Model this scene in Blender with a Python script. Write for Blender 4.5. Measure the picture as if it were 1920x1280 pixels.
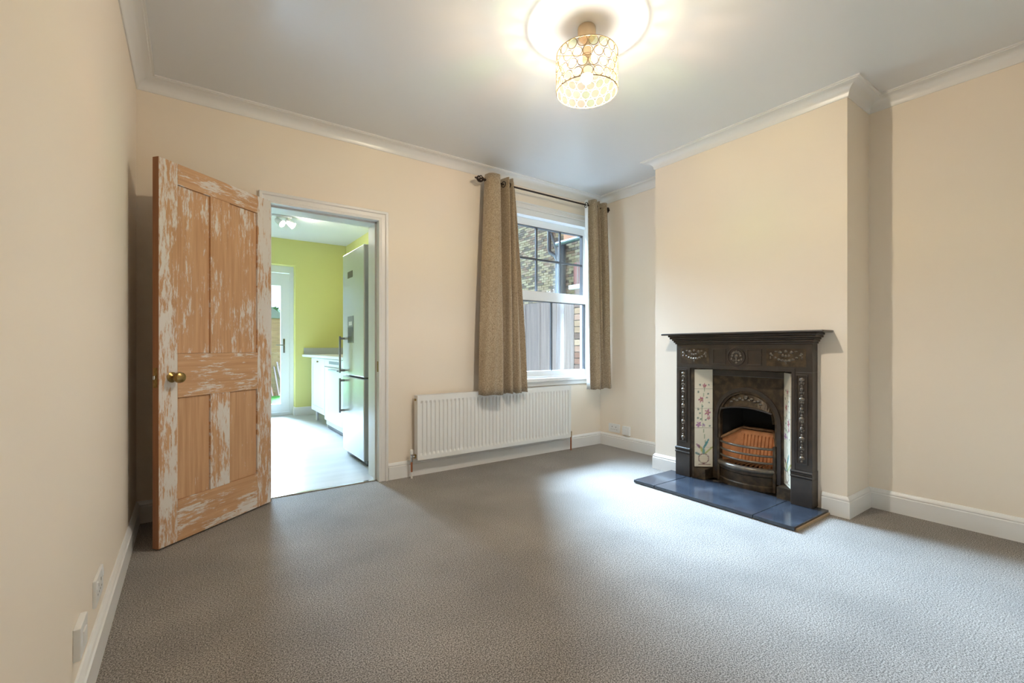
import bpy, bmesh, math, random
from mathutils import Vector, Matrix
for o in list(bpy.data.objects): bpy.data.objects.remove(o)
scene = bpy.context.scene
C = scene.collection
PI = math.pi
rnd = random.Random(7)

# ------------------------------------------------------------------ camera, sky, sun, exposure
YAW = math.atan((960 - 355) / 854.0)
cam_d = bpy.data.cameras.new('camera'); cam = bpy.data.objects.new('camera', cam_d); C.objects.link(cam)
cam.location = (0, 0, 1.02); cam.rotation_euler = (PI / 2, 0, -YAW)
cam_d.sensor_width = 36; cam_d.lens = 854.0 / 1920 * 36; cam_d.shift_y = 10 / 1920; cam_d.clip_start = 0.02
scene.camera = cam
scene.view_settings.view_transform = 'Standard'; scene.view_settings.look = 'None'
scene.view_settings.exposure = 1.25; scene.view_settings.gamma = 1.0; scene.view_settings.use_curve_mapping = False

world = bpy.data.worlds.new('sky'); scene.world = world; world.use_nodes = True
wn = world.node_tree; wn.nodes.clear()
wo = wn.nodes.new('ShaderNodeOutputWorld'); wb = wn.nodes.new('ShaderNodeBackground')
wt = wn.nodes.new('ShaderNodeTexCoord'); wno = wn.nodes.new('ShaderNodeTexNoise'); wr = wn.nodes.new('ShaderNodeValToRGB')
wno.inputs['Scale'].default_value = 5.0; wno.inputs['Detail'].default_value = 5
wr.color_ramp.elements[0].position = 0.42; wr.color_ramp.elements[0].color = (0.36, 0.58, 0.95, 1)
wr.color_ramp.elements[1].position = 0.62; wr.color_ramp.elements[1].color = (0.85, 0.87, 0.95, 1)
wn.links.new(wt.outputs['Generated'], wno.inputs['Vector']); wn.links.new(wno.outputs['Fac'], wr.inputs['Fac'])
wn.links.new(wr.outputs['Color'], wb.inputs['Color']); wb.inputs['Strength'].default_value = 0.75
wn.links.new(wb.outputs['Background'], wo.inputs['Surface'])

SUN_ENERGY = 38.0
sd = bpy.data.lights.new('sun', 'SUN'); so = bpy.data.objects.new('sun', sd); C.objects.link(so)
sd.energy = SUN_ENERGY; sd.angle = math.radians(42); sd.color = (0.52, 0.76, 1.0)
so.rotation_euler = Vector((-0.12, -math.cos(math.radians(35)), -math.sin(math.radians(35)))).to_track_quat('-Z', 'Y').to_euler()
so.location = (2, 12, 8)
LAMP = 1080.0          # bulb emission strength
LAMP_COL = (1.0, 0.90, 0.76, 1)

# ------------------------------------------------------------------ materials
def mat(name, col=(.8, .8, .8), rough=.5, metal=0.0, spec=.5, emit=None, estr=0.0, noise=None, bump=None, sheen=0.0, coat=0.0):
    """noise=(scale, colour2, lo, hi)  bump=(scale, strength, distance)"""
    m = bpy.data.materials.new(name); m.use_nodes = True
    nt = m.node_tree; b = nt.nodes['Principled BSDF']
    b.inputs['Base Color'].default_value = (*col, 1); b.inputs['Roughness'].default_value = rough
    b.inputs['Metallic'].default_value = metal; b.inputs['Specular IOR Level'].default_value = spec
    b.inputs['Sheen Weight'].default_value = sheen; b.inputs['Coat Weight'].default_value = coat
    if emit: b.inputs['Emission Color'].default_value = (*emit, 1); b.inputs['Emission Strength'].default_value = estr
    if noise or bump:
        tc = nt.nodes.new('ShaderNodeTexCoord')
    if noise:
        n = nt.nodes.new('ShaderNodeTexNoise'); n.inputs['Detail'].default_value = 4
        mp = nt.nodes.new('ShaderNodeMapping')
        sc = noise[0]; mp.inputs['Scale'].default_value = sc if isinstance(sc, tuple) else (sc, sc, sc)
        n.inputs['Scale'].default_value = 1.0
        nt.links.new(tc.outputs['Object'], mp.inputs['Vector']); nt.links.new(mp.outputs['Vector'], n.inputs['Vector'])
        r = nt.nodes.new('ShaderNodeValToRGB'); r.color_ramp.elements[0].position = noise[2]; r.color_ramp.elements[1].position = noise[3]
        r.color_ramp.elements[0].color = (*col, 1); r.color_ramp.elements[1].color = (*noise[1], 1)
        nt.links.new(n.outputs['Fac'], r.inputs['Fac']); nt.links.new(r.outputs['Color'], b.inputs['Base Color'])
    if bump:
        n2 = nt.nodes.new('ShaderNodeTexNoise'); n2.inputs['Scale'].default_value = bump[0]; n2.inputs['Detail'].default_value = 3
        bp = nt.nodes.new('ShaderNodeBump'); bp.inputs['Strength'].default_value = bump[1]; bp.inputs['Distance'].default_value = bump[2]
        nt.links.new(tc.outputs['Object'], n2.inputs['Vector']); nt.links.new(n2.outputs['Fac'], bp.inputs['Height'])
        nt.links.new(bp.outputs['Normal'], b.inputs['Normal'])
    return m

M = {}
M['wall'] = mat('cream_wall_paint', (.87, .775, .655), .55, spec=.3, bump=(180, .05, .002))
M['green'] = mat('lime_wall_paint', (.74, .70, .26), .55, spec=.3)
M['ceil'] = mat('ceiling_paint', (.76, .77, .78), .34, spec=.5)
M['gloss'] = mat('white_gloss_paint', (.80, .79, .77), .3, spec=.5)
M['upvc'] = mat('white_plastic', (.84, .86, .87), .3)
M['rad'] = mat('radiator_enamel', (.82, .82, .80), .3)
M['iron'] = mat('cast_iron_black', (.030, .024, .020), .33, spec=.6, bump=(60, .15, .002), noise=(14, (.05, .036, .027), .4, .7))
M['iron2'] = mat('cast_iron_worn', (.045, .031, .019), .42, metal=.3, noise=(22, (.12, .083, .046), .42, .75), bump=(90, .25, .002))
M['iron3'] = mat('cast_iron_relief', (.14, .12, .10), .3, metal=.55, noise=(60, (.20, .17, .13), .4, .7))
M['soot'] = mat('soot_black', (.008, .007, .006), .9)
M['terra'] = mat('terracotta_firebrick', (.66, .30, .13), .8, noise=(18, (.50, .21, .09), .4, .7), bump=(70, .3, .003))
M['rim'] = mat('rusty_iron_rim', (.20, .10, .045), .55, noise=(26, (.36, .20, .09), .4, .7))
M['slate'] = mat('slate_blue_polished', (.028, .034, .046), .16, spec=.6, noise=(7, (.055, .066, .085), .45, .75), bump=(9, .05, .004))
M['strip'] = mat('bare_wood_strip', (.42, .30, .17), .7)
M['brass'] = mat('aged_brass', (.40, .27, .10), .3, metal=1.0, noise=(40, (.22, .14, .05), .4, .7))
M['copper'] = mat('copper_pipe', (.55, .22, .12), .3, metal=1.0)
M['chrome'] = mat('chrome', (.6, .6, .6), .15, metal=1.0)
M['rod'] = mat('dark_bronze', (.045, .030, .024), .4, metal=.6)
M['steel'] = mat('brushed_steel', (.66, .68, .70), .30, metal=.75)
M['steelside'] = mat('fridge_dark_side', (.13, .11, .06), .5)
M['handle'] = mat('grey_metal_handle', (.30, .31, .32), .3, metal=.8)
M['dark'] = mat('dark_panel', (.03, .03, .03), .3)
M['darkbar'] = mat('dark_glazing_bar', (.085, .09, .10), .5)
M['cab'] = mat('cabinet_white', (.84, .84, .83), .35)
M['top'] = mat('worktop_grey', (.55, .57, .57), .4)
M['vinyl'] = mat('pale_vinyl', (.60, .61, .62), .28, noise=((1.2, 6, 1), (.68, .69, .70), .4, .65))
M['fence'] = mat('weathered_fence_wood', (.20, .165, .145), .85, noise=((8, 30, 1.2), (.135, .112, .10), .4, .65), bump=(40, .3, .003))
M['brick'] = mat('stock_brick', (.3, .22, .16), .9)
_nt = M['brick'].node_tree; _g = _nt.nodes.new('ShaderNodeNewGeometry'); _r = _nt.nodes.new('ShaderNodeValToRGB'); _r.color_ramp.interpolation = 'CONSTANT'
for _p, _c in ((0, (.10, .066, .048)), (.2, (.24, .165, .10)), (.45, (.165, .088, .058)), (.6, (.29, .215, .14)), (.8, (.13, .09, .072)), (.9, (.26, .165, .115))):
    _e = _r.color_ramp.elements.new(_p) if _p else _r.color_ramp.elements[0]; _e.position = _p; _e.color = (*_c, 1)
_nt.links.new(_g.outputs['Random Per Island'], _r.inputs['Fac']); _nt.links.new(_r.outputs['Color'], _nt.nodes['Principled BSDF'].inputs['Base Color'])
M['mortar'] = mat('mortar', (.27, .25, .22), .95)
M['pipe'] = mat('black_pipe_paint', (.025, .032, .042), .4)
M['orange'] = mat('orange_roof_face', (.55, .24, .13), .8)
M['redwood'] = mat('red_painted_boards', (.34, .13, .12), .7)
M['shed'] = mat('shed_board', (.24, .125, .085), .7, noise=((3, 3, 20), (.17, .085, .06), .4, .7))
M['felt'] = mat('roofing_felt', (.12, .12, .13), .9)
M['grass'] = mat('green_lawn', (.10, .42, .06), .9)
M['yard'] = mat('paving_concrete', (.34, .33, .32), .9, noise=(5, (.27, .26, .25), .4, .7))
M['leaf'] = mat('tree_leaf', (.07, .15, .05), .8)
M['bark'] = mat('tree_bark', (.10, .07, .05), .9)
M['plastic'] = mat('white_socket_plastic', (.82, .82, .80), .35)
M['lining'] = mat('curtain_lining', (.80, .82, .82), .8)
M['canopy'] = mat('lamp_canopy_cream', (.72, .58, .40), .4)
M['wire'] = mat('shade_wire', (.30, .21, .10), .5, metal=.3)
M['bulb'] = mat('lit_bulb', (1, 1, 1), .5, emit=LAMP_COL[:3], estr=LAMP)
M['spot'] = mat('lit_spot_lens', (1, 1, 1), .5, emit=(1, .90, .75), estr=160)

def carpet():
    m = mat('grey_carpet', (.235, .215, .20), .8, spec=.3, sheen=.25)
    nt = m.node_tree; b = nt.nodes['Principled BSDF']; b.inputs['Sheen Roughness'].default_value = .45
    tc = nt.nodes.new('ShaderNodeTexCoord')
    n = nt.nodes.new('ShaderNodeTexNoise'); n.inputs['Scale'].default_value = 210; n.inputs['Detail'].default_value = 4; n.inputs['Roughness'].default_value = .7
    r = nt.nodes.new('ShaderNodeValToRGB'); r.color_ramp.elements[0].position = .43; r.color_ramp.elements[1].position = .58
    r.color_ramp.elements[0].color = (.075, .062, .052, 1); r.color_ramp.elements[1].color = (.42, .375, .335, 1)
    big = nt.nodes.new('ShaderNodeTexNoise'); big.inputs['Scale'].default_value = 2.2; big.inputs['Detail'].default_value = 5
    mr = nt.nodes.new('ShaderNodeMapRange'); mr.inputs['From Min'].default_value = .3; mr.inputs['From Max'].default_value = .7
    mr.inputs['To Min'].default_value = .80; mr.inputs['To Max'].default_value = 1.14
    mx = nt.nodes.new('ShaderNodeMix'); mx.data_type = 'RGBA'; mx.blend_type = 'MULTIPLY'; mx.inputs['Factor'].default_value = 1
    L = nt.links.new
    L(tc.outputs['Object'], n.inputs['Vector']); L(tc.outputs['Object'], big.inputs['Vector'])
    L(n.outputs['Fac'], r.inputs['Fac']); L(big.outputs['Fac'], mr.inputs['Value'])
    L(r.outputs['Color'], mx.inputs['A']); L(mr.outputs['Result'], mx.inputs['B']); L(mx.outputs['Result'], b.inputs['Base Color'])
    bp = nt.nodes.new('ShaderNodeBump'); bp.inputs['Strength'].default_value = .18; bp.inputs['Distance'].default_value = .003
    L(n.outputs['Fac'], bp.inputs['Height']); L(bp.outputs['Normal'], b.inputs['Normal'])
    return m
M['carpet'] = carpet()

def stripped(name, axis, amount):
    """pine stripped of paint, with streaks of old white paint left along the grain (axis 'x' or 'z')"""
    m = mat(name, (.5, .28, .13), .6, spec=.3)
    nt = m.node_tree; b = nt.nodes['Principled BSDF']; L = nt.links.new
    tc = nt.nodes.new('ShaderNodeTexCoord')
    def noise(scale, detail, rough=.6):
        mp = nt.nodes.new('ShaderNodeMapping'); mp.inputs['Scale'].default_value = scale
        n = nt.nodes.new('ShaderNodeTexNoise'); n.inputs['Scale'].default_value = 1; n.inputs['Detail'].default_value = detail; n.inputs['Roughness'].default_value = rough
        L(tc.outputs['Object'], mp.inputs['Vector']); L(mp.outputs['Vector'], n.inputs['Vector']); return n.outputs['Fac']
    def sc(a, c): return (a, 3, c) if axis == 'z' else (c, 3, a)
    def ramp(fac, p0, p1, c0, c1):
        r = nt.nodes.new('ShaderNodeValToRGB'); r.color_ramp.elements[0].position = p0; r.color_ramp.elements[1].position = p1
        r.color_ramp.elements[0].color = (*c0, 1); r.color_ramp.elements[1].color = (*c1, 1); L(fac, r.inputs['Fac']); return r.outputs['Color']
    def mth(op, a, bb):
        q = nt.nodes.new('ShaderNodeMath'); q.operation = op
        for i, v in enumerate((a, bb)):
            if isinstance(v, (int, float)): q.inputs[i].default_value = v
            else: L(v, q.inputs[i])
        return q.outputs[0]
    wood = ramp(noise(sc(55, 2.2), 4), .3, .7, (.66, .40, .225), (.50, .275, .135))
    streak = noise(sc(75, 11), 8, .75); patch = noise(sc(8, 3.0), 5, .65)
    mask = mth('ADD', mth('MULTIPLY', streak, .5), mth('MULTIPLY', patch, .5))
    mk = ramp(mask, .525 - amount, .565 - amount, (0, 0, 0), (1, 1, 1))
    mx = nt.nodes.new('ShaderNodeMix'); mx.data_type = 'RGBA'
    L(mk, mx.inputs['Factor']); L(wood, mx.inputs['A']); mx.inputs['B'].default_value = (.74, .69, .63, 1)
    L(mx.outputs['Result'], b.inputs['Base Color'])
    bp = nt.nodes.new('ShaderNodeBump'); bp.inputs['Strength'].default_value = .35; bp.inputs['Distance'].default_value = .002
    L(mk, bp.inputs['Height']); L(bp.outputs['Normal'], b.inputs['Normal'])
    return m
M['stile'] = stripped('stripped_pine_stile', 'z', .055)
M['rail'] = stripped('stripped_pine_rail', 'x', .015)
M['panel'] = stripped('stripped_pine_panel', 'z', .0)
M['panel2'] = stripped('stripped_pine_lower_panel', 'z', -.05)
M['dooredge'] = mat('stained_pine_edge', (.34, .14, .055), .5, noise=((30, 30, 2), (.25, .095, .04), .4, .7))

def fabric():
    m = mat('taupe_woven_fabric', (.27, .215, .15), .9, spec=.15, sheen=.3)
    nt = m.node_tree; b = nt.nodes['Principled BSDF']; L = nt.links.new
    tc = nt.nodes.new('ShaderNodeTexCoord'); out = []
    for s in ((380, 380, 90), (110, 110, 480)):
        mp = nt.nodes.new('ShaderNodeMapping'); mp.inputs['Scale'].default_value = s
        n = nt.nodes.new('ShaderNodeTexNoise'); n.inputs['Scale'].default_value = 1; n.inputs['Detail'].default_value = 2
        L(tc.outputs['Object'], mp.inputs['Vector']); L(mp.outputs['Vector'], n.inputs['Vector']); out.append(n.outputs['Fac'])
    ad = nt.nodes.new('ShaderNodeMath'); ad.operation = 'ADD'; L(out[0], ad.inputs[0]); L(out[1], ad.inputs[1])
    r = nt.nodes.new('ShaderNodeValToRGB'); r.color_ramp.elements[0].position = .82; r.color_ramp.elements[1].position = 1.0
    hf = nt.nodes.new('ShaderNodeMath'); hf.operation = 'MULTIPLY'; hf.inputs[1].default_value = .9
    r.color_ramp.elements[0].position = .74; r.color_ramp.elements[1].position = 1.0
    r.color_ramp.elements[0].color = (.225, .16, .098, 1); r.color_ramp.elements[1].color = (.47, .375, .262, 1)
    L(ad.outputs[0], hf.inputs[0]); L(hf.outputs[0], r.inputs['Fac']); L(r.outputs['Color'], b.inputs['Base Color'])
    return m
M['fabric'] = fabric()

def glassy(name, tint=(1, 1, 1), gl=.06):
    m = bpy.data.materials.new(name); m.use_nodes = True; nt = m.node_tree; nt.nodes.clear()
    o = nt.nodes.new('ShaderNodeOutputMaterial'); t = nt.nodes.new('ShaderNodeBsdfTransparent'); g = nt.nodes.new('ShaderNodeBsdfGlossy')
    t.inputs['Color'].default_value = (*tint, 1); g.inputs['Roughness'].default_value = .02
    x = nt.nodes.new('ShaderNodeMixShader'); x.inputs['Fac'].default_value = gl
    nt.links.new(t.outputs[0], x.inputs[1]); nt.links.new(g.outputs[0], x.inputs[2]); nt.links.new(x.outputs[0], o.inputs['Surface'])
    return m
M['glass'] = glassy('window_glass')

def capiz(name, col):
    m = bpy.data.materials.new(name); m.use_nodes = True; nt = m.node_tree; nt.nodes.clear()
    o = nt.nodes.new('ShaderNodeOutputMaterial'); tr = nt.nodes.new('ShaderNodeBsdfTransparent'); tl = nt.nodes.new('ShaderNodeBsdfTranslucent'); df = nt.nodes.new('ShaderNodeBsdfDiffuse')
    for n in (tl, df): n.inputs['Color'].default_value = (*col, 1)
    tr.inputs['Color'].default_value = (*[.5 + .5 * q for q in col], 1)
    a = nt.nodes.new('ShaderNodeMixShader'); a.inputs['Fac'].default_value = .35
    nt.links.new(tl.outputs[0], a.inputs[1]); nt.links.new(df.outputs[0], a.inputs[2])
    c = nt.nodes.new('ShaderNodeMixShader'); c.inputs['Fac'].default_value = .008
    nt.links.new(tr.outputs[0], c.inputs[1]); nt.links.new(a.outputs[0], c.inputs[2])
    nt.links.new(c.outputs[0], o.inputs['Surface']); return m
CAPIZ = [capiz('capiz_cream', (.95, .90, .72)), capiz('capiz_green', (.84, .92, .70)), capiz('capiz_peach', (.97, .86, .72))]

def painted():
    m = mat('painted_tile_glaze', (.8, .74, .6), .2)
    nt = m.node_tree; a = nt.nodes.new('ShaderNodeVertexColor'); a.layer_name = 'print'
    nt.links.new(a.outputs['Color'], nt.nodes['Principled BSDF'].inputs['Base Color']); return m
M['tile'] = painted()

# ------------------------------------------------------------------ mesh helpers
class MB:
    def __init__(s): s.v = []; s.f = []
    def add(s, verts, faces):
        n = len(s.v); s.v += [tuple(p) for p in verts]; s.f += [tuple(i + n for i in f) for f in faces]; return s
    def box(s, x0, x1, y0, y1, z0, z1, b=0.0):
        if b <= 0:
            return s.add([(x0, y0, z0), (x1, y0, z0), (x1, y1, z0), (x0, y1, z0), (x0, y0, z1), (x1, y0, z1), (x1, y1, z1), (x0, y1, z1)],
                         [(0, 3, 2, 1), (4, 5, 6, 7), (0, 1, 5, 4), (1, 2, 6, 5), (2, 3, 7, 6), (3, 0, 4, 7)])
        bm = bmesh.new(); bmesh.ops.create_cube(bm, size=1)
        for v in bm.verts: v.co = ((x0 + x1) / 2 + v.co.x * (x1 - x0), (y0 + y1) / 2 + v.co.y * (y1 - y0), (z0 + z1) / 2 + v.co.z * (z1 - z0))
        bmesh.ops.bevel(bm, geom=bm.edges[:], offset=b, segments=2, affect='EDGES', profile=.5)
        return s.bm(bm)
    def bm(s, bm):
        bm.verts.ensure_lookup_table(); bm.verts.index_update()
        s.add([v.co[:] for v in bm.verts], [[v.index for v in f.verts] for f in bm.faces]); bm.free(); return s
    def tube(s, pts, r, n=10, cap=True):
        pts = [Vector(p) for p in pts]; rs = r if isinstance(r, (list, tuple)) else [r] * len(pts)
        base = len(s.v); up = None
        for i, p in enumerate(pts):
            t = (pts[min(i + 1, len(pts) - 1)] - pts[max(i - 1, 0)]).normalized()
            if up is None: up = t.orthogonal().normalized()
            up = (up - t * up.dot(t))
            up = up.normalized() if up.length > 1e-6 else t.orthogonal().normalized()
            w = t.cross(up)
            for k in range(n):
                a = 2 * PI * k / n; s.v.append(tuple(p + (up * math.cos(a) + w * math.sin(a)) * rs[i]))
        for i in range(len(pts) - 1):
            for k in range(n):
                a = base + i * n + k; b = base + i * n + (k + 1) % n; s.f.append((a, b, b + n, a + n))
        if cap:
            s.f.append(tuple(base + k for k in reversed(range(n)))); e = base + (len(pts) - 1) * n; s.f.append(tuple(e + k for k in range(n)))
        return s
    def lathe(s, prof, c, axis='z', n=24):
        """prof = [(r, h)] about the axis through c"""
        base = len(s.v)
        for r, h in prof:
            for k in range(n):
                a = 2 * PI * k / n; p, q = r * math.cos(a), r * math.sin(a)
                s.v.append({'z': (c[0] + p, c[1] + q, c[2] + h), 'x': (c[0] + h, c[1] + p, c[2] + q), 'y': (c[0] + p, c[1] + h, c[2] + q)}[axis])
        for i in range(len(prof) - 1):
            for k in range(n):
                a = base + i * n + k; b = base + i * n + (k + 1) % n; s.f.append((a, b, b + n, a + n))
        return s
    def ball(s, c, r, sc=(1, 1, 1), sub=1):
        bm = bmesh.new(); bmesh.ops.create_icosphere(bm, subdivisions=sub, radius=r)
        for v in bm.verts: v.co = (c[0] + v.co.x * sc[0], c[1] + v.co.y * sc[1], c[2] + v.co.z * sc[2])
        return s.bm(bm)
    def torus(s, c, R, r, nrm=(0, 0, 1), n=24, m=6):
        w = Vector(nrm).normalized(); u = w.orthogonal().normalized(); v = w.cross(u)
        pts = [Vector(c) + (u * math.cos(2 * PI * k / n) + v * math.sin(2 * PI * k / n)) * R for k in range(n)]
        base = len(s.v)
        for k in range(n):
            d = (pts[k] - Vector(c)).normalized()
            for j in range(m):
                a = 2 * PI * j / m; s.v.append(tuple(pts[k] + (d * math.cos(a) + w * math.sin(a)) * r))
        for k in range(n):
            for j in range(m):
                s.f.append((base + k * m + j, base + ((k + 1) % n) * m + j, base + ((k + 1) % n) * m + (j + 1) % m, base + k * m + (j + 1) % m))
        return s
    def sweep(s, path, prof, fn, closed=False):
        """sweep a profile [(d, h)] along a 2D path, d offset to the right of travel with mitred corners; fn(a, b, h) -> xyz"""
        n = len(path); P = [Vector(p) for p in path]; base = len(s.v); m = len(prof)
        for i in range(n):
            def nr(a, b): d = (P[b] - P[a]).normalized(); return Vector((d.y, -d.x))
            if closed: n1, n2 = nr((i - 1) % n, i), nr(i, (i + 1) % n)
            else: n1 = nr(i - 1, i) if i > 0 else nr(0, 1); n2 = nr(i, i + 1) if i < n - 1 else n1
            mit = (n1 + n2) / (1 + n1.dot(n2))
            for d, h in prof: q = P[i] + mit * d; s.v.append(tuple(fn(q.x, q.y, h)))
        for i in range(n if closed else n - 1):
            for k in range(m - 1):
                a = base + i * m + k; b = base + ((i + 1) % n) * m + k; s.f.append((a, b, b + 1, a + 1))
        if not closed:
            s.f.append(tuple(base + k for k in range(m))); s.f.append(tuple(base + (n - 1) * m + k for k in reversed(range(m))))
        return s
    def prism(s, poly, h0, h1, fn):
        n = len(poly); s.add([fn(a, b, h0) for a, b in poly] + [fn(a, b, h1) for a, b in poly],
                             [tuple(reversed(range(n))), tuple(range(n, 2 * n))] + [(i, (i + 1) % n, n + (i + 1) % n, n + i) for i in range(n)]); return s
    def mesh(s, name, m=None, smooth=None):
        me = bpy.data.meshes.new(name); me.from_pydata(s.v, [], s.f); me.update()
        bm = bmesh.new(); bm.from_mesh(me); bmesh.ops.recalc_face_normals(bm, faces=bm.faces[:]); bm.to_mesh(me); bm.free()
        if m: me.materials.append(M[m] if isinstance(m, str) else m)
        if smooth:
            for p in me.polygons: p.use_smooth = True
            me.set_sharp_from_angle(angle=math.radians(smooth))
        return me
    def build(s, name, m, parent=None, smooth=None):
        return link(name, s.mesh(name, m, smooth), parent)

def link(name, me, parent=None):
    o = bpy.data.objects.new(name, me); C.objects.link(o)
    if parent:
        o.parent = parent
        if parent.type == 'EMPTY' and not parent.get('_local'):
            o.matrix_parent_inverse = Matrix.Translation(parent.location).inverted()
    return o
def thing(name, loc, label=None, cat=None, group=None, kind=None, local=False):
    o = bpy.data.objects.new(name, None); C.objects.link(o); o.location = loc; o.empty_display_size = .1
    if local: o['_local'] = True
    return tag(o, label, cat, group, kind)
def tag(o, label=None, cat=None, group=None, kind=None):
    for k, v in (('label', label), ('category', cat), ('group', group), ('kind', kind)):
        if v: o[k] = v
    return o
def struct(name, mb, m, label, cat, smooth=None): return tag(mb.build(name, m, None, smooth), label, cat, None, 'structure')

# ------------------------------------------------------------------ room shell   (X along the back wall, Y away from the camera)
XL, XR, XC, YB, YF, ZC = -.25, 3.555, 3.20, 3.40, -.45, 2.58
CY0, CY1 = 1.06, 2.43                      # chimney breast
YK = 3.64                                  # kitchen side of the back wall
DX0, DX1, DZ = .41, 1.20, 2.005            # door opening in the wall
WX0, WX1, WZ0, WZ1 = 2.40, 3.45, .70, 2.31
struct('floor', MB().box(XL - .15, XR + .15, YF - .15, 3.45, -.12, 0), 'carpet', 'grey speckled carpet covering the living room floor', 'carpet')
struct('ceiling', MB().box(XL - .15, XR + .15, YF - .15, YB + .02, ZC, ZC + .15), 'ceil', 'smooth white painted ceiling above the pendant lamp', 'ceiling')
struct('wall_left', MB().box(XL - .15, XL, YF - .15, YB, 0, ZC), 'wall', 'plain cream wall behind the stripped door', 'wall')
struct('wall_front', MB().box(XL, XR, YF - .15, YF, 0, ZC), 'wall', 'plain cream wall opposite the window', 'wall')
struct('wall_right', MB().box(XR, XR + .15, YF - .15, YB, 0, ZC), 'wall', 'cream wall in the alcoves beside the chimney breast', 'wall')
b = MB()
b.box(XL - .15, DX0, YB, YK, 0, 2.75).box(DX0, DX1, YB, YK, DZ, 2.75).box(DX1, WX0, YB, YK, 0, 2.75)
b.box(WX0, WX1, YB, YB + .14, 0, WZ0).box(WX0, WX1, YB, YB + .14, WZ1, 2.75).box(WX1, XR + .15, YB, YB + .14, 0, 2.75)
struct('wall_back', b, 'wall', 'cream wall with the kitchen doorway and sash window', 'wall')
b = MB()
FY0, FY1, FZ = 1.325, 2.065, .868             # fire recess
b.box(XC, XR, CY0, FY0, 0, ZC).box(XC, XR, FY1, CY1, 0, ZC).box(XC, XR, FY0, FY1, FZ, ZC)
struct('wall_chimney', b, 'wall', 'cream chimney breast standing out behind the fireplace', 'wall')
per = [(XL, YF), (XL, YB), (XR, YB), (XR, CY1), (XC, CY1), (XC, CY0), (XR, CY0), (XR, YF)]
prof = [(0, 2.508), (.006, 2.508), (.010, 2.516)] + [(.076 - .066 * math.cos(t), 2.516 + .052 * math.sin(t)) for t in [PI / 2 * k / 8 for k in range(1, 9)]] + [(.078, 2.572), (.088, 2.572), (.088, 2.58), (0, 2.58)]
struct('trim_1', MB().sweep(per, prof, lambda a, c, h: (a, c, h), closed=True), 'gloss', 'white coved cornice running around the ceiling edge', 'cornice', 30)
sk = [(0, 0), (.018, 0), (.018, .094), (.013, .099), (.0155, .106), (.012, .114), (.005, .124), (0, .126)]
def skirt(name, path, label): struct(name, MB().sweep(path, sk, lambda a, c, h: (a, c, h)), 'gloss', label, 'baseboard')
skirt('baseboard_left', [(XL, YF), (XL, YB), (.368, YB)], 'white moulded skirting board behind and beside the stripped door')
skirt('baseboard_back', [(1.242, YB), (XR, YB), (XR, CY1), (XC, CY1), (XC, 2.20)], 'white moulded skirting board under the radiator and around the far alcove')
skirt('baseboard_right', [(XC, 1.19), (XC, CY0), (XR, CY0), (XR, YF)], 'white moulded skirting board around the near side of the chimney breast')

# kitchen shell
KX0, KX1, KY1, KZ = -.9, 2.01, 7.35, 2.60
struct('floor_kitchen', MB().box(KX0, KX1, 3.45, KY1 + .3, -.12, .002), 'vinyl', 'pale grey vinyl floor of the kitchen', 'floor')
struct('ceiling_kitchen', MB().box(KX0 - .2, KX1 + .25, YK, KY1 + .3, KZ, KZ + .15), 'ceil', 'white ceiling over the lime green kitchen', 'ceiling')
struct('wall_kitchen_right', MB().box(KX1, KX1 + .25, YK, KY1 + .3, 0, KZ), 'green', 'lime green wall behind the fridge', 'wall')
struct('wall_kitchen_left', MB().box(KX0 - .2, KX0, YK, KY1 + .3, 0, KZ), 'green', 'lime green wall of the kitchen hidden by the stripped door', 'wall')
GX0, GX1, GZ = .30, 1.28, 2.22
b = MB().box(KX0, GX0, KY1, KY1 + .3, 0, KZ).box(GX1, KX1, KY1, KY1 + .3, 0, KZ).box(GX0, GX1, KY1, KY1 + .3, GZ, KZ)
struct('wall_kitchen_far', b, 'green', 'lime green wall around the glazed garden door', 'wall')
struct('baseboard_kitchen', MB().sweep([(GX1, KY1 + .12), (GX1, KY1), (KX1, KY1)], sk, lambda a, c, h: (a, c, h)), 'gloss', 'white skirting board on the lime green kitchen wall', 'baseboard')

# door surround
JX0, JX1, JZ = .44, 1.17, 1.975
b = MB().sweep([(JX1, 0), (JX1, JZ), (JX0, JZ), (JX0, 0)], [(0, 0), (0, .012), (.016, .015), (.022, .010), (.046, .013), (.052, .022), (.066, .024), (.070, .018), (.070, 0)], lambda a, c, h: (a, YB - h, c))
struct('trim_2', b, 'gloss', 'white moulded architrave around the kitchen doorway', 'door frame')
ln = thing('trim_3', (JX1, YB, 0), 'white timber lining inside the kitchen doorway', 'door lining', None, 'structure')
MB().box(JX1, DX1, YB - .001, YK, 0, DZ).box(DX0, JX0, YB - .001, YK, 0, DZ).box(JX0, JX1, YB - .001, YK, JZ, DZ).build('lining', 'gloss', ln)
MB().box(JX1 - .012, JX1, YB + .05, YB + .09, 0, JZ).box(JX0, JX0 + .012, YB + .05, YB + .09, 0, JZ).box(JX0, JX1, YB + .05, YB + .09, JZ - .012, JZ).build('door_stop', 'gloss', ln)
MB().box(JX1 - .002, JX1 + .001, YB + .006, YB + .03, .83, .91).build('strike_plate', 'brass', ln)
struct('trim_4', MB().box(JX0, JX1, 3.435, 3.465, 0, .006, .002), 'chrome', 'thin metal threshold strip between carpet and vinyl', 'threshold')

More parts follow.
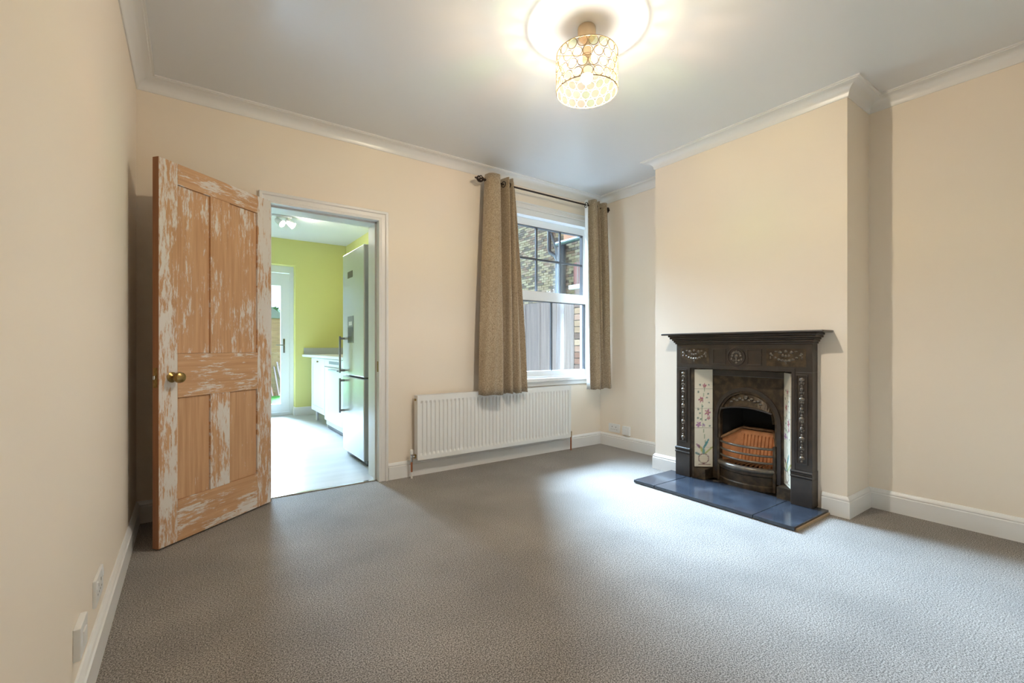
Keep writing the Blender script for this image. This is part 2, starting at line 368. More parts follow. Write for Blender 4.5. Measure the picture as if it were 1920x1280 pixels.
# ------------------------------------------------------------------ stripped pine door, swung open
dr = thing('door_1', (-.124, 2.87, 0), 'stripped pine panel door with flaking white paint, swung open', 'door', None, 'structure', local=True)
dr.rotation_euler = (0, 0, math.atan2(.467, .559))
DW, TH, Z0, Z1 = .728, .040, .010, 1.970
def dpart(name, x0, x1, z0, z1, m, y0=0, y1=TH, bev=.0015): return MB().box(x0, x1, y0, y1, z0, z1, bev).build(name, m, dr)
st = dpart('stile', 0, .097, Z0, Z1, 'stile'); dpart('stile', .619, DW, Z0, Z1, 'stile')
MB().box(-.0015, .0005, .001, TH - .001, Z0, Z1).build('door_edge', 'dooredge', st)
dpart('top_rail', .0975, .6185, 1.862, Z1, 'rail'); dpart('lock_rail', .0975, .6185, .756, .985, 'rail'); dpart('bottom_rail', .0975, .6185, Z0, .222, 'rail')
dpart('muntin', .289, .414, .9855, 1.8615, 'panel'); dpart('muntin', .289, .414, .2225, .7555, 'stile')
for x0, x1 in ((.098, .2885), (.4145, .618)):
    dpart('panel', x0, x1, .986, 1.861, 'panel', .011, .029); dpart('panel', x0, x1, .223, .755, 'panel2', .011, .029)
kb = MB().lathe([(0, .002), (.026, .002), (.027, -.004), (.020, -.008), (.011, -.012), (.010, -.024), (.016, -.030), (.026, -.040), (.029, -.052), (.025, -.064), (.012, -.071), (0, -.072)], (.066, 0, .864), 'y', 20)
kb.build('knob', 'brass', dr, 40)
MB().lathe([(0, -.002), (.026, -.002), (.027, .004), (.011, .010), (.010, .024), (.026, .036), (.029, .048), (.020, .062), (0, .066)], (.066, TH, .864), 'y', 20).build('knob', 'brass', dr, 40)
lt = MB().box(-.0030, -.0015, .008, .032, .815, .915).build('latch_plate', 'brass', dr)
MB().box(-.012, -.003, .014, .026, .855, .875, .002).build('latch_bolt', 'chrome', lt)
for z in (.22, 1.72): MB().tube([(DW + .004, TH + .004, z), (DW + .004, TH + .004, z + .09)], .006).build('hinge', 'rod', dr)

# ------------------------------------------------------------------ sash window
wd = thing('window_1', (2.92, YB, WZ0), 'white sash window with dark glazing bars between the curtains', 'window', None, 'structure')
YW = YB + .14
b = MB().box(WX0, WX0 + .055, YB + .004, YW, WZ0, WZ1).box(WX1 - .055, WX1, YB + .004, YW, WZ0, WZ1).box(WX0 + .055, WX1 - .055, YB + .004, YW, WZ1 - .055, WZ1).box(WX0 + .055, WX1 - .055, YB + .004, YW, WZ0, WZ0 + .04)
b.build('frame', 'upvc', wd)
SX0, SX1 = WX0 + .055, WX1 - .055
def sash(name, y0, y1, z0, z1, st, top, bot, nx, nz, barm):
    s = MB().box(SX0, SX0 + st, y0, y1, z0, z1).box(SX1 - st, SX1, y0, y1, z0, z1).box(SX0 + st, SX1 - st, y0, y1, z0, z0 + bot).box(SX0 + st, SX1 - st, y0, y1, z1 - top, z1).build(name, 'upvc', wd)
    gx0, gx1, gz0, gz1 = SX0 + st, SX1 - st, z0 + bot, z1 - top; ym = (y0 + y1) / 2
    e = .007
    MB().box(gx0, gx0 + e, y0 - .001, y1, gz0, gz1 - e).box(gx1 - e, gx1, y0 - .001, y1, gz0, gz1 - e).box(gx0, gx1, y0 - .001, y1, gz1 - e, gz1).build('bead', barm, s)
    for i in range(1, nx):
        x = gx0 + (gx1 - gx0) * i / nx; MB().box(x - .009, x + .009, ym - .010, ym + .010, gz0, gz1).build('glazing_bar', barm, s)
    for j in range(1, nz):
        z = gz0 + (gz1 - gz0) * j / nz; MB().box(gx0, gx1, ym - .009, ym + .009, z - .009, z + .009).build('glazing_bar', barm, s)
    for i in range(nx):
        for j in range(nz):
            xa, xb = gx0 + (gx1 - gx0) * i / nx, gx0 + (gx1 - gx0) * (i + 1) / nx; za, zb = gz0 + (gz1 - gz0) * j / nz, gz0 + (gz1 - gz0) * (j + 1) / nz
            MB().box(xa, xb, ym - .002, ym + .002, za, zb).build('pane', 'glass', s)
    return s
sash('upper_sash', YB + .085, YB + .125, 1.50, WZ1 - .055, .012, .067, .062, 3, 2, 'darkbar')
ls = sash('lower_sash', YB + .040, YB + .080, WZ0 + .04, 1.555, .022, .092, .048, 2, 1, 'darkbar')
ct = MB().box(2.90, 2.96, YB + .045, YB + .075, 1.555, 1.565, .003).build('sash_catch', 'chrome', ls)
MB().tube([(2.91, YB + .06, 1.567), (2.95, YB + .05, 1.578)], .006).ball((2.953, YB + .05, 1.580), .009).build('catch_lever', 'chrome', ls)
MB().box(WX0 - .05, WX1 + .05, YB - .045, YB + .04, WZ0 - .012, WZ0 + .022, .006).build('sill', 'gloss', wd)
MB().box(WX0 - .03, WX1 + .03, YB - .018, YB, WZ0 - .055, WZ0 - .012, .003).build('apron', 'gloss', wd)
struct('trim_5', MB().sweep([(WX1, WZ0 + .02), (WX1, WZ1), (WX0, WZ1), (WX0, WZ0 + .02)], [(0, -.03), (0, .010), (.012, .013), (.018, .008), (.038, .010), (.043, .018), (.053, .018), (.055, 0)], lambda a, c, h: (a, YB - h, c)), 'gloss', 'white moulded architrave around the sash window', 'window frame')

# ------------------------------------------------------------------ curtains and their pole
RY, RZ = 3.275, 2.432
def catmull(pts, n):
    out = []; P = [pts[0]] + pts + [pts[-1]]
    for i in range(1, len(P) - 2):
        for k in range(n):
            t = k / n; q = []
            for a in range(2):
                p0, p1, p2, p3 = P[i - 1][a], P[i][a], P[i + 1][a], P[i + 2][a]
                q.append(.5 * (2 * p1 + (p2 - p0) * t + (2 * p0 - 5 * p1 + 4 * p2 - p3) * t * t + (3 * p1 - p0 - 3 * p2 + p3) * t ** 3))
            out.append(tuple(q))
    out.append(pts[-1]); return out
def curtain(name, top, bot, z0, z1, label, lining_cols=0):
    A, B = catmull(top, 7), catmull(bot, 7); nz = 26; n = len(A)
    t = thing(name, ((bot[0][0] + bot[-1][0]) / 2, RY, z0), label, 'curtain', 'taupe eyelet curtains at the sash window')
    def surf(off):
        V = []
        for j in range(nz + 1):
            w = j / nz; f = w ** .8
            for i in range(n):
                x = A[i][0] * (1 - f) + B[i][0] * f; y = A[i][1] * (1 - f) + B[i][1] * f
                x += .004 * math.sin(7 * w + i * .5) * w; y += .005 * math.sin(5 * w + i * .7) * w
                V.append([x, y + off, z1 + (z0 - z1) * w + .004 * math.sin(i * .45) * w])
        return V
    F = [(j * n + i, j * n + i + 1, (j + 1) * n + i + 1, (j + 1) * n + i) for j in range(nz) for i in range(n - 1)]
    me = bpy.data.meshes.new('cloth'); me.from_pydata(surf(0), [], F); me.materials.append(M['fabric']); me.materials.append(M['lining'])
    for k, p in enumerate(me.polygons):
        p.use_smooth = True
        if k % (n - 1) < lining_cols: p.material_index = 1
    o = link('cloth', me, t); md = o.modifiers.new('thick', 'SOLIDIFY'); md.thickness = .004; md.offset = 0
    # eyelet rings where the cloth crosses the pole
    for i in range(n - 1):
        if (A[i][1] - RY) * (A[i + 1][1] - RY) < 0:
            d = Vector((A[i + 1][0] - A[i][0], A[i + 1][1] - A[i][1], 0))
            MB().torus(((A[i][0] + A[i + 1][0]) / 2, RY, RZ), .024, .005, Vector((d.y, -d.x, 0)), 18, 6).build('eyelet', 'rod', t, 60)
    return t
fy, by = RY - .055, RY + .045
topL = [(2.052, RY + .020), (2.060, RY - .03), (2.085, fy), (2.120, fy - .006), (2.155, fy), (2.172, RY - .02), (2.180, by), (2.200, by + .01), (2.222, by), (2.236, RY - .02), (2.250, fy), (2.266, RY - .01), (2.276, by - .01), (2.288, RY - .02), (2.300, fy + .01), (2.316, RY), (2.326, by), (2.345, RY + .01)]
botL = [(1.965, RY - .01), (1.980, RY - .05), (2.030, fy - .035), (2.095, fy - .045), (2.160, fy - .035), (2.188, RY - .04), (2.196, RY + .0), (2.216, RY + .0), (2.236, RY - .03), (2.256, fy - .02), (2.278, fy - .02), (2.296, RY - .03), (2.306, RY - .005), (2.322, RY - .04), (2.345, fy - .015), (2.372, fy - .015), (2.395, RY - .02), (2.450, RY - .06)]
curtain('curtain', topL, botL, .618, RZ + .052, 'taupe woven curtain hanging in front of the radiator')
topR = [(3.225, RY - .02), (3.232, RY + .02), (3.246, by - .01), (3.262, RY), (3.275, fy), (3.296, fy - .006), (3.318, fy), (3.334, RY - .01), (3.344, by - .01), (3.356, RY - .01), (3.368, fy + .01), (3.384, RY), (3.394, by), (3.412, by + .01), (3.428, RY), (3.440, fy + .02), (3.470, fy + .01), (3.500, RY + .01)]
botR = [(3.205, RY - .07), (3.220, RY - .02), (3.245, RY + .0), (3.262, RY - .03), (3.275, fy - .03), (3.310, fy - .045), (3.345, fy - .03), (3.360, RY - .04), (3.368, RY - .015), (3.380, RY - .04), (3.394, fy - .02), (3.412, RY - .03), (3.420, RY), (3.436, RY + .0), (3.450, RY - .03), (3.462, fy - .02), (3.495, fy - .03), (3.530, RY - .03)]
curtain('curtain', topR, botR, .600, RZ + .052, 'taupe woven curtain with pale lined edge beside the alcove', 20)
pole = thing('curtain_pole', (2.80, RY, RZ), 'thin dark bronze curtain pole with ornate cage finials', 'curtain pole')
MB().tube([(2.040, RY, RZ), (3.505, RY, RZ)], .008, 12).build('rod', 'rod', pole, 40)
def finial(x, s):
    f = MB().lathe([(0, 0), (.011, .0), (.013, s * .006), (.009, s * .012), (.010, s * .016)], (x, RY, RZ), 'x', 12)
    ln_ = .075 if s < 0 else .028
    for k in range(6):
        f.tube([(x + s * (.012 + ln_ * t), RY + .026 * math.sin(PI * t) * math.cos(2 * PI * k / 6 + 2.2 * t), RZ + .026 * math.sin(PI * t) * math.sin(2 * PI * k / 6 + 2.2 * t)) for t in [q / 8 for q in range(9)]], .0045, 6)
    f.ball((x + s * (.018 + ln_), RY, RZ), .009, (1.2, 1, 1)); f.ball((x + s * (.012 + ln_ * .5), RY, RZ), .011)
    f.build('finial', 'rod', pole, 50)
finial(2.042, -1); finial(3.503, 1)
for x in (2.19, 3.405):
    MB().tube([(x, RY, RZ), (x, RY + .03, RZ - .004), (x, YB - .004, RZ - .004)], .006, 8).lathe([(0, -.008), (.022, -.008), (.022, 0), (0, 0)], (x, YB, RZ - .004), 'y', 14).build('bracket', 'rod', pole)

# ------------------------------------------------------------------ radiator
rx0, rx1, rz0, rz1, ryf = 1.444, 3.050, .137, .637, 3.305
rd = thing('radiator', ((rx0 + rx1) / 2, ryf, 0), 'white ribbed panel radiator on the wall below the window', 'radiator')
NR = 43; xs = [rx0, rx0 + .02]; dp = [0, 0]
pit = (rx1 - rx0 - .04) / NR
for k in range(NR):
    x = rx0 + .02 + k * pit; xs += [x + pit * .10, x + pit * .24, x + pit * .58, x + pit * .72]; dp += [0, 1, 1, 0]
xs += [rx1 - .02, rx1]; dp += [0, 0]
zr = [(rz0, 0), (rz0 + .032, 0), (rz0 + .052, 1), (rz1 - .058, 1), (rz1 - .038, 0), (rz1, 0)]
V = [(x, ryf + .011 * d * q, z) for z, q in zr for x, d in zip(xs, dp)]; n = len(xs)
Fc = [(j * n + i, j * n + i + 1, (j + 1) * n + i + 1, (j + 1) * n + i) for j in range(len(zr) - 1) for i in range(n - 1)]
MB().add(V, Fc).build('front_panel', 'rad', rd)
MB().box(rx0 + .01, rx1 - .01, ryf + .045, ryf + .060, rz0 + .01, rz1 - .01).build('back_panel', 'rad', rd)
for x0, x1 in ((rx0, rx0 + .002), (rx1 - .002, rx1)): MB().box(x0, x1, ryf + .001, ryf + .062, rz0 + .012, rz1, 0).build('side_cover', 'rad', rd)
g = MB().box(rx0, rx1, ryf, ryf + .006, rz1, rz1 + .004).box(rx0, rx1, ryf + .056, ryf + .062, rz1, rz1 + .004)
for k in range(80): x = rx0 + (rx1 - rx0) * (k + .2) / 80; g.box(x, x + .010, ryf + .006, ryf + .056, rz1, rz1 + .003)
g.build('top_grille', 'rad', rd)
for x in (rx0 + .25, rx1 - .25): MB().box(x - .015, x + .015, ryf + .060, YB - .002, rz0 + .05, rz1 - .05).build('bracket', 'rad', rd)
MB().lathe([(0, -.010), (.009, -.010), (.009, 0), (0, 0)], (rx0 - .001, ryf + .03, rz1 - .03), 'x', 10).build('bleed_plug', 'brass', rd)
MB().box(rx0 - .016, rx0, ryf + .02, ryf + .04, rz0 + .015, rz0 + .045, .003).build('end_plug', 'brass', rd)
v = MB().tube([(rx0, ryf + .03, rz0 + .03), (rx0 - .045, ryf + .03, rz0 + .03)], .010, 10).tube([(rx0 - .036, ryf + .03, rz0 - .01), (rx0 - .036, ryf + .03, rz0 + .052)], .011, 12).build('valve', 'chrome', rd, 40)
MB().lathe([(0, 0), (.013, 0), (.014, .03), (.010, .036), (0, .037)], (rx0 - .036, ryf + .03, rz0 + .05), 'z', 14).build('valve_cap', 'plastic', v, 40)
MB().tube([(rx0 - .036, ryf + .03, rz0 - .01), (rx0 - .036, ryf + .03, .05)], .0078, 10).build('pipe', 'copper', rd, 40)
MB().tube([(rx0 - .036, ryf + .03, .05), (rx0 - .036, ryf + .03, 0)], .0080, 10).build('pipe', 'gloss', rd, 40)
MB().tube([(rx1, ryf + .03, rz0 + .03), (rx1 + .030, ryf + .03, rz0 + .03)], .009, 10).tube([(rx1 + .026, ryf + .03, rz0 - .01), (rx1 + .026, ryf + .03, rz0 + .05)], .010, 10).build('valve', 'brass', rd, 40)
MB().tube([(rx1 + .026, ryf + .03, rz0 - .01), (rx1 + .026, ryf + .03, 0)], .0078, 10).build('pipe', 'copper', rd, 40)

# ------------------------------------------------------------------ pendant lamp
LX, LY = 1.585, 1.605
lp = thing('pendant_lamp', (LX, LY, ZC), 'drum pendant lamp of round pale shell discs, lit', 'lamp')
MB().lathe([(0, 0), (.040, 0), (.044, -.006), (.044, -.045), (.034, -.060), (.016, -.064), (.016, -.10), (.021, -.102), (.021, -.165), (0, -.166)], (LX, LY, ZC), 'z', 28).build('ceiling_cap', 'canopy', lp, 40)
SR, SZ0, SZ1 = .147, 2.262, 2.444
sh = MB().torus((LX, LY, SZ1), SR, .0022, n=64, m=6).torus((LX, LY, SZ0), SR, .0022, n=64, m=6).torus((LX, LY, SZ1), .022, .002, n=20)
for k in range(3): a = 2 * PI * k / 3 + .4; sh.tube([(LX + .022 * math.cos(a), LY + .022 * math.sin(a), SZ1), (LX + SR * math.cos(a), LY + SR * math.sin(a), SZ1)], .0018, 6)
ND, NRW = 19, 4; dz = (SZ1 - SZ0) / NRW; DR = .0236
for j in range(NRW):
    for i in range(ND):
        a = 2 * PI * (i + .5 * (j % 2)) / ND; z = SZ0 + dz * (j + .5); e = Vector((math.cos(a), math.sin(a), 0))
        sh.torus(Vector((LX, LY, z)) + e * SR, DR * .97, .0017, e, 16, 5)
shade = sh.build('shade', 'wire', lp)
dmes = []
for cm in CAPIZ:
    dmes.append(MB().lathe([(0, -.0006), (DR * .94, -.0006), (DR * .94, .0006), (0, .0006)], (0, 0, 0), 'x', 18).mesh('disc', cm))
for j in range(NRW):
    for i in range(ND):
        a = 2 * PI * (i + .5 * (j % 2)) / ND
        o = bpy.data.objects.new('disc', rnd.choice(dmes)); C.objects.link(o); o.parent = shade
        o.location = (LX + SR * math.cos(a), LY + SR * math.sin(a), SZ0 + dz * (j + .5)); o.rotation_euler = (0, 0, a)
MB().lathe([(0, -.166), (.013, -.166), (.014, -.18), (.016, -.185)], (LX, LY, ZC), 'z', 16).build('bulb_holder', 'plastic', lp, 40)
bl = MB().lathe([(.013, .052), (.020, .040), (.031, .012), (.0297, .002), (.0297, -.003), (.0280, -.004), (0, -.004)], (LX, LY, 2.345), 'z', 24).build('bulb_base_shield', 'plastic', lp, 50)  # opaque half added to the bulb, shaped to hold light off the ceiling
MB().lathe([(.0275, -.004)] + [(.028 * math.cos(PI / 2 * k / 8), -.004 - .036 * math.sin(PI / 2 * k / 8)) for k in range(1, 9)], (LX, LY, 2.345), 'z', 20).build('bulb_globe', 'bulb', bl, 60)

# ------------------------------------------------------------------ fireplace
FC = 1.695
fp = thing('fireplace', (XC, FC, .025), 'black cast iron Victorian fireplace with painted tile cheeks', 'fireplace')
XF = 3.125                                  # front of the surround
YL0, YL1 = FC - .478, FC + .478             # outer edges
OY0, OY1, OZ = FC - .360, FC + .360, .861   # opening in the surround
HZ = .025
yz = lambda a, c, h: (h, a, c)
ms = MB().box(3.045, XC, FC - .566, FC + .566, 1.108, 1.122, .005).build('mantel_shelf', 'iron', fp)
b = MB()
for i, (o_, z0, z1) in enumerate(((.055, 1.094, 1.108), (.045, 1.078, 1.094), (.030, 1.066, 1.078), (.020, 1.052, 1.066), (.010, 1.040, 1.052))):
    b.box(XF - o_, XC, YL0 - o_ * .75, YL1 + o_ * .75, z0, z1, .003)
b.build('cornice_moulding', 'iron', fp)
MB().box(XF, XC, YL0, YL1, OZ, 1.040, .002).build('frieze', 'iron', fp)
def frame_rect(y0, y1, z0, z1, w=.007, h=.005):
    return MB().box(XF - h, XF + .002, y0, y1, z0, z0 + w, .001).box(XF - h, XF + .002, y0, y1, z1 - w, z1, .001).box(XF - h, XF + .002, y0, y0 + w, z0 + w, z1 - w, .001).box(XF - h, XF + .002, y1 - w, y1, z0 + w, z1 - w, .001)
frieze_parts = MB()
for y0, y1 in ((FC - .175, FC - .075), (FC + .075, FC + .175)): frame_rect(y0, y1, .895, 1.005).build('frieze_moulding', 'iron', fp)
MB().torus((XF, FC, .950), .060, .006, (1, 0, 0), 32, 6).build('roundel_ring', 'iron', fp, 60)
def blobs(spec, name, m='iron3'):
    q = MB()
    for (y, z, r, sy, sz) in spec: q.ball((XF + .001, y, z), r, (.7, sy, sz), 1)
    return q.build(name, m, fp, 60)
sp = [(FC, .955, .014, 1, 1.2), (FC, .930, .010, .7, 2.0), (FC, .908, .009, 1.3, .8)]
for k in range(7): a = PI * k / 6; sp.append((FC + .030 * math.cos(a), .958 + .028 * math.sin(a), .010, 1, 1))
for s in (-1, 1): sp += [(FC + s * .018, .925, .009, 1.5, .8), (FC + s * .036, .935, .008, 1, 1.4)]
blobs(sp, 'roundel_flower')
def swag(yc, name):
    sp = []
    for k in range(9): t = (k - 4) / 4; sp.append((yc + t * .085, .930 + .035 * t * t, .009 + .004 * (1 - abs(t)), 1.2, .9))
    for s in (-1, 1): sp += [(yc + s * .092, .975, .011, 1, 1), (yc + s * .095, .950, .008, .8, 1.6), (yc + s * .035, .985, .013, 1.1, 1), (yc + s * .060, .990, .008, 1.6, .7), (yc + s * .018, .965, .010, 1, 1.2)]
    sp += [(yc, .992, .012, 1, 1), (yc, .962, .012, 1, 1), (yc, .915, .009, .7, 1.6)]
    blobs(sp, name)
swag(FC - .325, 'swag_relief'); swag(FC + .325, 'swag_relief')
for y0, y1 in ((YL0 + .035, FC - .205), (FC + .205, YL1 - .035)): MB().box(XF - .0012, XF + .002, y0, y1, .893, 1.008).build('relief_ground', 'iron2', fp)
for s in (-1, 1):
    ye = FC + s * .478; yi = FC + s * .360; y0, y1 = min(ye, yi), max(ye, yi); yc = (y0 + y1) / 2
    leg = MB().box(XF, XC, y0, y1, .245, OZ, .002).build('leg', 'iron', fp)
    MB().box(XF - .010, XC, y0 - .003, y1 + .003, HZ, .200, .003).build('plinth', 'iron', leg)
    q = MB()
    for z, r in ((.208, .009), (.222, .006), (.236, .010)): q.tube([(XF - .006, y0 - .004, z), (XF - .006, y1 + .004, z)], r, 8)
    q.box(XF, XC, y0 - .002, y1 + .002, .198, .248); q.build('plinth_moulding', 'iron', leg, 50)
    pz0, pz1 = .285, .845
    frame_rect(yc - .034, yc + .034, pz0, pz1, .007, .007).build('panel_moulding', 'iron', leg)
    sp = [(yc, pz1 - .03 - k * .0205, .0060 + .0035 * (k % 3 == 0), 1 + .9 * (k % 6 == 0) + .3 * (k % 2), 1.5) for k in range(26)]
    for k in range(9):
        for e in (-1, 1): sp.append((yc + e * .011, pz1 - .055 - k * .059, .0055, 1.0, 1.7))
    q = MB()
    for (y, z, r, sy, sz) in sp: q.ball((XF - .001, y, z), r, (.9, sy, sz), 1)
    q.build('garland_relief', 'iron3', leg, 60)
# inner frame edge of the surround
MB().sweep([(OY1, .03), (OY1, OZ), (OY0, OZ), (OY0, .03)], [(0, XF - .004), (.020, XF - .004), (.020, XF + .001), (0, XF + .02)], lambda a, c, h: (h, a, c)).build('surround_lip', 'iron', fp)
# painted tiles on splayed cheeks
PX = 3.260; IY = .255; OYh = .340; TZ0, TZ1 = .105, .848
def flower(u, w):
    """strip picture, u 0..1 across, w 0..5 up"""
    col = (.80, .73, .58)
    def d(a, b_, sx=1, sy=1): return math.hypot((u - a) * sx, (w - b_) * sy)
    stem = .5 + .10 * math.sin(w * 1.7)
    if 1.2 < w < 4.2 and abs(u - stem) < .018: col = (.30, .36, .20)
    for a, b_, ang, ln_, c in ((.30, 1.0, .9, .45, (.25, .10, .16)), (.62, 1.15, -.55, .55, (.10, .28, .28)), (.42, .8, .45, .45, (.55, .50, .14)), (.78, .85, -.9, .45, (.50, .50, .2)), (.2, .65, 1.1, .3, (.16, .24, .22)), (.5, .75, 0, .4, (.16, .34, .26))):
        x, y = u - a, w - b_; xr = x * math.cos(ang) + y * math.sin(ang); yr = -x * math.sin(ang) + y * math.cos(ang)
        if (xr / .055) ** 2 + (yr / (ln_ / 1.5)) ** 2 < 1: col = c
    for a, b_, r, c in ((.55, 4.15, .13, (.42, .12, .18)), (.35, 3.45, .17, (.42, .11, .17)), (.72, 2.80, .18, (.40, .10, .17)), (.78, 2.52, .12, (.45, .16, .24)), (.22, 2.17, .16, (.36, .14, .32)), (.50, 2.12, .09, (.30, .18, .36))):
        x, y = u - a, (w - b_); an = math.atan2(y, x)
        if math.hypot(x, y) < r * (.72 + .28 * math.cos(5 * an + a * 9)): col = c if math.hypot(x, y) > r * .25 else (.55, .42, .2)
    for a, b_ in ((.2, 3.85), (.75, 3.75), (.68, 3.55), (.2, 2.95), (.3, 2.75), (.8, 3.3), (.18, 2.5), (.35, 2.45), (.62, 2.4), (.85, 2.1), (.3, 4.2), (.78, 4.2), (.45, 3.1)):
        if d(a, b_, 1, .7 + a) < .05: col = (.14, .20, .15)
    v = d(.5, .42, 1, 1.15)
    if .26 < v < .31 and .12 < w < .75: col = (.26, .15, .13)
    elif v <= .26 and w < .72: col = (.74, .64, .48) if int(w * 14) % 2 else (.78, .70, .55)
    if abs(w - .12) < .03 and .2 < u < .9: col = (.30, .18, .14)
    return col
NT = 5
for s in (-1, 1):
    for k in range(NT):
        nu, nw = 22, 26; V = []; cols = []; g_ = .006
        for j in range(nw + 1):
            for i in range(nu + 1):
                u = i / nu; w = k + (j / nw); uu = g_ + u * (1 - 2 * g_)
                q = OYh + (IY - OYh) * uu; x = XF + .028 + (PX - .002 - XF - .028) * uu
                z = TZ0 + (TZ1 - TZ0) * (k + g_ + (j / nw) * (1 - 2 * g_)) / NT
                V.append((x, FC + s * q, z)); cols.append(flower(u if s > 0 else 1 - u, w))
        Fq = [(j * (nu + 1) + i, j * (nu + 1) + i + 1, (j + 1) * (nu + 1) + i + 1, (j + 1) * (nu + 1) + i) for j in range(nw) for i in range(nu)]
        me = bpy.data.meshes.new('tile'); me.from_pydata(V, [], Fq); me.materials.append(M['tile'])
        ca = me.color_attributes.new('print', 'FLOAT_COLOR', 'POINT')
        for i, c in enumerate(cols): ca.data[i].color = (*c, 1)
        o = link('tile', me, fp); md = o.modifiers.new('thick', 'SOLIDIFY'); md.thickness = .007; md.offset = -1 if s > 0 else 1
    e = MB().prism([(FC + s * .360, XF + .016), (FC + s * .360, XF + .045), (FC + s * IY, PX + .02), (FC + s * (IY - .004), PX - .004), (FC + s * IY, PX + .008), (FC + s * (OYh + .004), XF + .036)], HZ, OZ, lambda a, c, h: (c, a, h))
    e.build('cheek_frame', 'iron2', fp)
    MB().box(XF + .03, PX + .01, min(FC + s * .36, FC + s * IY), max(FC + s * .36, FC + s * IY), HZ, .100).build('cheek_foot', 'iron2', fp)
# arched iron plate
AR, AS = .222, .490
def arch_pts(r, ss, n=20): return [(FC + r * math.cos(PI * k / n), ss + r * math.sin(PI * k / n)) for k in range(n + 1)]
outer = [(FC + IY, HZ)] + [(FC + IY, OZ), (FC - IY, OZ), (FC - IY, HZ)]
ap = arch_pts(AR, AS)
V = []; Fq = []
for sgn in (1,):
    pts_in = [(FC + AR, HZ)] + ap + [(FC - AR, HZ)]
    def outp(p, i, n):
        if i == 0: return (FC + IY, HZ)
        if i == n - 1: return (FC - IY, HZ)
        y, z = p; a = math.atan2(z - AS, y - FC)
        c_, s_ = math.cos(a), math.sin(a); k1 = IY / max(abs(c_), 1e-6); k2 = (OZ - AS) / max(s_, 1e-6); kk = min(k1, k2)
        return (FC + c_ * kk, AS + s_ * kk)
    n = len(pts_in); po = [outp(p, i, n) for i, p in enumerate(pts_in)]
    for h in (PX, PX + .02):
        V += [(h, *p) for p in pts_in] + [(h, *p) for p in po]
    for i in range(n - 1):
        Fq += [(i, i + 1, n + i + 1, n + i), (2 * n + i, 3 * n + i, 3 * n + i + 1, 2 * n + i + 1), (i, 2 * n + i, 2 * n + i + 1, i + 1)]
corner = MB().add(V, Fq)
for s in (-1, 1):                                      # the two square corners left by the radial fill
    a = math.atan2(OZ - AS, IY); ys = [p for p in po if (p[0] - FC) * s > 0]
    c1 = max((p for p in ys if abs(abs(p[0] - FC) - IY) < 1e-6), key=lambda p: p[1]); c2 = max((p for p in ys if abs(p[1] - OZ) < 1e-6), key=lambda p: abs(p[0] - FC), default=c1)
    corner.add([(PX, *c1), (PX, FC + s * IY, OZ), (PX, *c2)], [(0, 1, 2)])
corner.build('arch_plate', 'iron2', fp)
def arc_band(r0, r1, x0, x1, n=24):
    q = MB(); pi_ = [(FC + r0, HZ + .06)] + arch_pts(r0, AS, n) + [(FC - r0, HZ + .06)]; pe = [(FC + r1, HZ + .06)] + arch_pts(r1, AS, n) + [(FC - r1, HZ + .06)]; m = len(pi_)
    V = [(x0, *p) for p in pi_] + [(x0, *p) for p in pe] + [(x1, *p) for p in pi_] + [(x1, *p) for p in pe]
    F = []
    for i in range(m - 1): F += [(i, i + 1, m + i + 1, m + i), (m + i, m + i + 1, 3 * m + i + 1, 3 * m + i), (i, i + 1, 2 * m + i + 1, 2 * m + i)]
    return q.add(V, F)
arc_band(.212, .238, PX - .010, PX + .02).build('arch_moulding', 'iron', fp)
arc_band(.196, .212, PX - .001, PX + .03).build('arch_moulding', 'iron2', fp)
MB().box(PX - .004, PX + .01, FC - IY, FC + IY, .805, .850, .003).build('head_band', 'iron', fp)
# hood
q = MB(); top = arch_pts(.197, AS, 24); hood = []
V = []; F = []; m = len(top)
for (y, z) in top:
    zb = .585 - .030 * ((y - FC) / .197) ** 2
    V += [(PX + .012, y, z), (PX - .020, FC + (y - FC) * .96, min(zb, z)), (PX + .016, FC + (y - FC) * .96, min(zb, z))]
for i in range(m - 1): F += [(3 * i, 3 * i + 3, 3 * i + 4, 3 * i + 1), (3 * i + 1, 3 * i + 4, 3 * i + 5, 3 * i + 2)]
hd = q.add(V, F).build('hood', 'iron2', fp)
q = MB()
for k in range(11): t = (k - 5) / 5; q.ball((PX - .010, FC + t * .105, .640 - .02 * t * t + .012 * (k % 2)), .011, (.5, 1.2, .8), 1)
q.ball((PX - .008, FC, .662), .014, (.5, 1.6, .7)); q.build('hood_relief', 'iron3', hd, 60)
MB().tube([(PX - .020, FC - .185 + .37 * k / 12, .587 - .028 * ((k - 6) / 6) ** 2) for k in range(13)], .007, 8).build('hood_rim', 'iron', hd, 50)
# fire box
b = MB()
for s in (-1, 1): b.add([(PX + .02, FC + s * .215, HZ), (PX + .02, FC + s * .215, .78), (3.50, FC + s * .15, .78), (3.50, FC + s * .15, HZ)], [(0, 1, 2, 3)])
b.add([(3.50, FC - .15, HZ), (3.50, FC + .15, HZ), (3.50, FC + .15, .78), (3.50, FC - .15, .78)], [(0, 1, 2, 3)])
b.add([(PX + .02, FC - .215, .78), (PX + .02, FC + .215, .78), (3.50, FC + .15, .78), (3.50, FC - .15, .78)], [(0, 1, 2, 3)])
b.build('fire_box', 'soot', fp)
MB().box(PX + .02, 3.50, FC - .215, FC + .215, HZ, HZ + .02).build('fire_box_floor', 'soot', fp)
